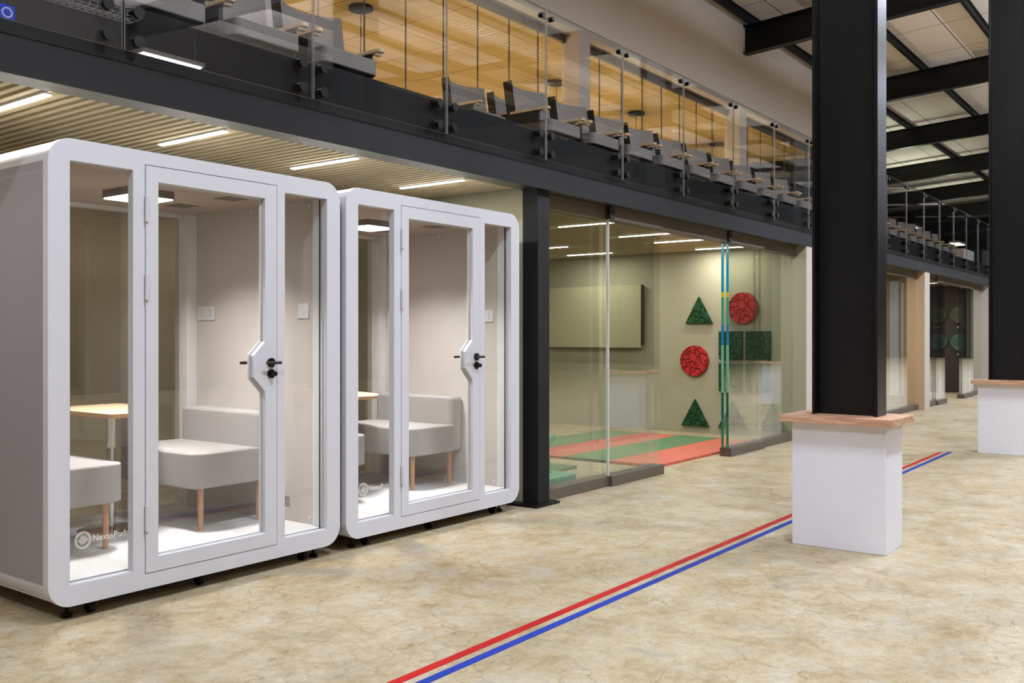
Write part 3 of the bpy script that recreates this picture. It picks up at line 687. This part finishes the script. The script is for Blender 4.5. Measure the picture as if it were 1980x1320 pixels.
t = thing('pin_board', 'large pale olive board with black right edge on the playroom wall', 'board', (XA, 7.9, 1.65))
MB().box(-.09, -.03, -1.19, 1.2, -.46, .455).build('board_panel', 'panelolive', t)
MB().box(-.088, -.03, -1.215, -1.19, -.42, .455).build('edge_strip', 'black', t)['label'] = 'black edge strip'
MB().box(-.03, -.001, -1.1, 1.1, -.3, .3).build('wall_mount', 'black', t)
# puzzle mats: four strips of tiles
def mat_tile(xa, xb, ya, yb, m):
    pts = []; n = 14; t_ = .012
    def side(p, q, nx, ny, k):
        for i in range(k):
            for s_, f in ((0, 0), (.2, 1), (.5, 1), (.7, 0)):
                u = (i+s_)/k; pts.append((p[0]+(q[0]-p[0])*u+nx*t_*f, p[1]+(q[1]-p[1])*u+ny*t_*f))
    side((xa, ya), (xb, ya), 0, -1, n*3); side((xb, ya), (xb, yb), 1, 0, n); side((xb, yb), (xa, yb), 0, 1, n*3); side((xa, yb), (xa, ya), -1, 0, n)
    return MB().prism(pts, 0, .028, 'z')
ys = [4.62, 5.215, 5.80, 6.385, 6.97]
cols = ['matred', 'matgreen', 'matred', 'matgreen']; nm = ['nearest the doorway, red', 'second from the doorway, green', 'third from the doorway, red', 'farthest from the doorway, green']
for i in range(4):
    o = mat_tile(8.66, 11.44, ys[i]+.003, ys[i+1]-.003-.008, cols[i]).build('floor_mat', cols[i]); o.location.z = .0+.001*(i % 2)
    tag(o, 'foam floor mat strip with notched edges in the playroom, %s' % nm[i], 'mat', 'foam mats in the playroom')
tag(MB().box(7.1, 8.12, 5.27, 6.1, 0, .03).build('small_floor_mat', 'matgreen'), 'small green mat at the left of the playroom behind the column', 'mat')
t = thing('play_seat', 'teal plastic play seat just right of the black column behind glass', 'play seat', (6.75, 4.83, 0))
MB().prism(rrect(-.38, .38, -.21, .21, .03), 0, .13, 'z').build('seat_base', 'teal', t, bevel=.012, seg=3)
MB().prism([(.08, .13), (.20, .13), (.18, .30), (.14, .42), (.06, .42)], -.05, .05, 'y').build('support', 'teal', t, bevel=.012, seg=3)
MB().prism([(.02, .36), (.16, .37), (.25, .46), (.23, .485), (.10, .44), (.02, .42)], -.07, .07, 'y').build('armrest', 'teal', t, bevel=.01, seg=3)
MB().prism([(-.14, .40), (-.05, .40), (.0, .78), (-.08, .78)], -.14, .14, 'y').build('backrest', 'teal', t, bevel=.015, seg=3)
MB().cyl((-.04, 0, .76), (.17, 0, .86), .026, 16).build('knob', 'teal', t, smooth=True)

# tan room and racket room
tag(MB().box(18.28, 18.328, 4.75, 4.90, .25, 2.38).build('reflection_panel', 'mirrored_glow'), 'tall glowing white panel standing in for a window reflection', 'panel')  # added panels in place of window reflections, no real fitting here
tag(MB().box(18.28, 18.328, 4.665, 4.695, .25, 2.34).build('narrow_reflection_panel', 'mirrored_glow'), 'narrow glowing white strip standing in for a reflection, right of the tall one', 'panel')
def racket(y, z, m, label):
    t = thing('padel_racket', label, 'racket', (24.37, y, z), 0, 'rackets on the dark wall')
    out = [(.185*math.cos(a)*(1 if math.sin(a) > 0 else 1-.35*abs(math.sin(a))**2), .05+.20*math.sin(a)) for a in [i*math.pi/24 for i in range(48)]]
    MB().prism(out, -.03, 0, 'x').build('racket_face', m, t, bevel=.006)
    b = MB()
    for i in range(-4, 5):
        for j in range(-3, 4):
            if i*i+j*j < 18: b.cyl((-.0315, i*.03, .06+j*.03), (-.030, i*.03, .06+j*.03), .008, 8)
    b.build('hole_pattern', 'black', t)
    MB().prism([(-.075, -.12), (-.045, -.135), (-.012, -.24), (.012, -.24), (.045, -.135), (.075, -.12), (.03, -.16), (0, -.20), (-.03, -.16)], -.028, -.004, 'x').build('throat', m, t)
    MB().box(-.028, -.002, -.022, .022, -.38, -.23).build('grip', 'navy', t, bevel=.005)
    MB().box(-.03, 0, -.024, .024, -.245, -.225).build('collar', 'white_pl', t)
for (y, z, m, l) in ((4.96, 1.80, 'racket2', 'olive padel racket on the dark wall, upper right'), (4.96, 1.15, 'racket', 'green padel racket on the dark wall, lower right'),
                     (5.40, 1.80, 'racket2', 'olive padel racket on the dark wall, upper left'), (5.40, 1.15, 'racket', 'green padel racket on the dark wall, lower left')):
    racket(y, z, m, l)

# ---------------------------------------------------------------- mezzanine chairs
def make_chair():
    t = thing('lounge_chair', 'x', 'chair', (0, 0, 0))
    # seat with rounded front corners
    MB().prism(rrect(-.275, .275, .0, .52, (.05, .05, .01, .01), 6), .40, .52, 'z').build('seat', 'seatfab', t, bevel=.012, seg=3)
    # curved backrest
    b = MB(); n = 14
    def yb(x): return .50-.13*(x/.31)**2
    rows = []
    for (z, lean) in ((.36, 0), (.955, .09)):
        for off in (0, .11):
            rows.append([(x, yb(x)+lean+off, z) for x in [-.31+.62*i/n for i in range(n+1)]])
    vs = [p for r in rows for p in r]; m = n+1; fs = []
    for i in range(n):
        fs += [(i, i+1, 2*m+i+1, 2*m+i), (m+i, 3*m+i, 3*m+i+1, m+i+1), (2*m+i, 2*m+i+1, 3*m+i+1, 3*m+i), (i, m+i, m+i+1, i+1)]
    b.add(vs, fs, 0); b.add([rows[0][0], rows[1][0], rows[3][0], rows[2][0]], [(0, 1, 2, 3)], 1); b.add([rows[0][n], rows[1][n], rows[3][n], rows[2][n]], [(0, 3, 2, 1)], 1)
    b.build('backrest', ['seatfab', 'black'], t)
    for sx in (-1, 1):
        x = sx*.315
        MB().box(x-.018, x+.018, .12, .52, .0, .60).build('side_panel', 'black', t)
        a = MB().prism(rrect(x-.032, x+.032, -.01, .46, (.032, .032, .01, .01), 8), .60, .628, 'z').build('armrest', 'ply', t, bevel=.004)
        MB().cyl((x, .045, .578), (x, .045, .60), .027, 20).build('cup_disc', 'ply', a)
    MB().box(-.27, .27, .10, .50, .05, .40).build('under_frame', 'black', t)
    return t
ch = make_chair(); first = True
def place_chair(xl, y, z, label, group):
    global first
    c = ch if first else copytree(ch); first = False
    c.location = (xl+.285, y, z); c['label'] = label; c['group'] = group; return c
for k in range(5):
    place_chair(4.655-.77*k, 5.22, 2.98, 'charcoal lounge chair with plywood armrests, left balcony group, %s from its right end' % ORD[k], 'chairs of the left balcony group')
for k in range(10):
    place_chair(7.575+.7715*k, 5.22, 2.98, 'charcoal lounge chair with plywood armrests, middle balcony group, %s from its left end' % ORD[k], 'chairs of the middle balcony group')
for k in range(10):
    place_chair(17.95+.7715*k, 5.22, 2.98, 'charcoal lounge chair, far balcony group beyond the nearer column, %s from its left end' % ORD[k], 'chairs of the far balcony group')
for k in range(2):
    place_chair(7.86+.80*k, 6.30, 3.26, 'charcoal lounge chair of the raised rear row, %s one' % ('left' if k == 0 else 'right'), 'chairs of the raised rear row')
struct(MB().box(7.75, 9.6, 6.15, 7.55, 2.98, 3.26), 'trim_9', 'black')
tag(MB().box(27.15, 28.5, 5.4, 5.9, 2.98, 3.68).build('balcony_cabinet', 'beige'), 'beige cabinet on the balcony past the last chairs', 'cabinet')
tag(MB().box(28.55, 33.5, 5.2, 5.9, 2.98, 3.75).build('balcony_screen', 'steel2'), 'dark screen wall on the balcony right of the beige cabinet', 'screen')

# ---------------------------------------------------------------- balustrade
def make_bal():
    t = thing('balustrade_panel', 'x', 'balustrade panel', (0, 0, 0)); W = 1.188
    b = MB(); b.box(.005, W, 4.244, 4.254, 2.757, 3.945)
    g = b.build('glass_pane', ['glass_bal', 'edge_mirror', 'edge_mirror'], t)
    for p in g.data.polygons:
        if abs(p.normal.x) > .9: p.material_index = 1
        if abs(p.normal.z) > .9: p.material_index = 2
    for bx in (.055, W-.095):
        for z in (2.812, 2.955):
            MB().cyl((bx+.02, 4.234, z), (bx+.02, 4.299, z), .029, 24).build('standoff_bolt', 'black_rub', t, smooth=True)
    return t
def make_clamp():
    b = MB(); b.cyl((.07, 4.225, 3.885), (.07, 4.27, 3.885), .02, 16); b.cyl((-.065, 4.225, 3.885), (-.065, 4.27, 3.885), .02, 16); b.box(-.065, .07, 4.258, 4.268, 3.877, 3.893)
    b.cyl((0, 4.258, 3.885), (0, 4.285, 3.885), .014, 14)
    return b.build('glass_clamp', 'black_rub', smooth=True)
bp = make_bal(); cl0 = make_clamp()
for k in range(24):
    c = bp if k == 0 else copytree(bp)
    c.location = (2.513-1.197*2+1.1965*k, 0, 0)
    c['label'] = 'clear glass balustrade panel with black bolts, %s' % ('beyond the left edge' if k < 1 else ORD[k-1]+' in view from the left along the balcony'); c['group'] = 'glass panels of the balcony balustrade'
    c = cl0 if k == 0 else cl0.copy()
    if k: COL.objects.link(c)
    c.location = (2.513-1.197*2+1.1965*k, 0, 0)
    tag(c, 'small black clamp joining two balustrade panes at their top, %s' % ('beyond the left edge' if k < 4 else ORD[k-4]+' in view from the left'), 'clamp', 'clamps of the balcony balustrade')

# ---------------------------------------------------------------- pendants in the mezzanine room
for n, x in enumerate((1.5, 5.4, 9.3, 14.2, 17.14, 21.07)):
    t = thing('pendant_lamp', 'pendant with black ceiling disc in the ochre mezzanine room, %s' % ('beyond the left of view' if n < 2 else ORD[n-2]+' in view from the left'), 'pendant lamp', (x, 9.66, 6.0), 0, 'pendants of the mezzanine room')
    MB().cyl((0, 0, -.05), (0, 0, 0), .17, 32).build('ceiling_disc', 'black', t, smooth=True)
    MB().cyl((0, 0, -2.1), (0, 0, -.05), .008, 8).build('rod', 'black', t)
    MB().lathe([(.02, -2.10), (.12, -2.14), (.17, -2.25), (.12, -2.36), (.02, -2.40)], (0, 0, 0), 20).build('globe', 'glowwarm', t, smooth=True)
    l = bpy.data.lights.new('pendant_light', 'POINT'); l.energy = MEZZ_P; l.color = MEZZ_C; l.shadow_soft_size = .18
    lo = bpy.data.objects.new('pendant_light', l); COL.objects.link(lo); lo.parent = t; lo.location = (0, 0, -2.65)
# wire cable trays hanging in the hall
def tray(x0, x1, y, z, label):
    t = thing('wire_cable_tray', label, 'cable tray', ((x0+x1)/2, y, z), 0, 'wire cable trays of the hall'); h = (x1-x0)/2
    b = MB()
    for yy, zz in ((-.15, .06), (-.15, 0), (-.05, 0), (.05, 0), (.15, 0), (.15, .06)): b.box(-h, h, yy-.003, yy+.003, zz-.003, zz+.003)
    n = int((x1-x0)/.1)
    for i in range(n+1):
        x = -h+i*.1; b.box(x-.003, x+.003, -.15, .15, -.006, 0); b.box(x-.003, x+.003, -.153, -.147, 0, .06); b.box(x-.003, x+.003, .147, .153, 0, .06)
    b.build('wire_mesh', 'white_pl', t)
    for sx in (-h+.1, 0, h-.1):
        b = MB(); b.cyl((sx, -.15, .06), (sx, -.15, zroof(y, 8.28)-z), .004, 6); b.cyl((sx, .15, .06), (sx, .15, zroof(y, 8.28)-z), .004, 6); b.build('hanger', 'alu', t)
tray(-1.0, 6.9, -2.9, 5.5, 'wire mesh cable tray hanging over the hall behind the camera, left one')
tray(9.0, 13.4, .45, 5.5, 'wire mesh cable tray hanging over the hall, right one')

M['bluesign'] = mat('glowing blue screen', rgb(40, 60, 200), .4, emit=rgb(50, 80, 225), es=1.3)
M['signwhite'] = mat('white sign lettering', rgb(240, 244, 255), .5, emit=(.8, .88, 1, 1), es=1.2)
t = thing('hanging_sign', 'small blue lit sign hanging behind the camera, mirrored in the balcony glass', 'sign', (5.10, 8.5-10.88, 4.99))
MB().box(-.62, 0, -.02, .02, -.085, .085).build('sign_box', 'bluesign', t)
b = MB(); b.ring([(-.085+.06*math.cos(a*math.pi/16), .06*math.sin(a*math.pi/16)) for a in range(32)], [(-.085+.045*math.cos(a*math.pi/16), .045*math.sin(a*math.pi/16)) for a in range(32)], .0205, .022, 'y')
b.build('logo_ring', 'signwhite', t)
text('sign_text', 'FIN', .11, 'signwhite', t, (-.17, .0215, -.035), (math.pi/2, 0, math.pi))
MB().cyl((-.31, 0, .085), (-.31, 0, 3.3), .006, 6).build('rod', 'black', t)
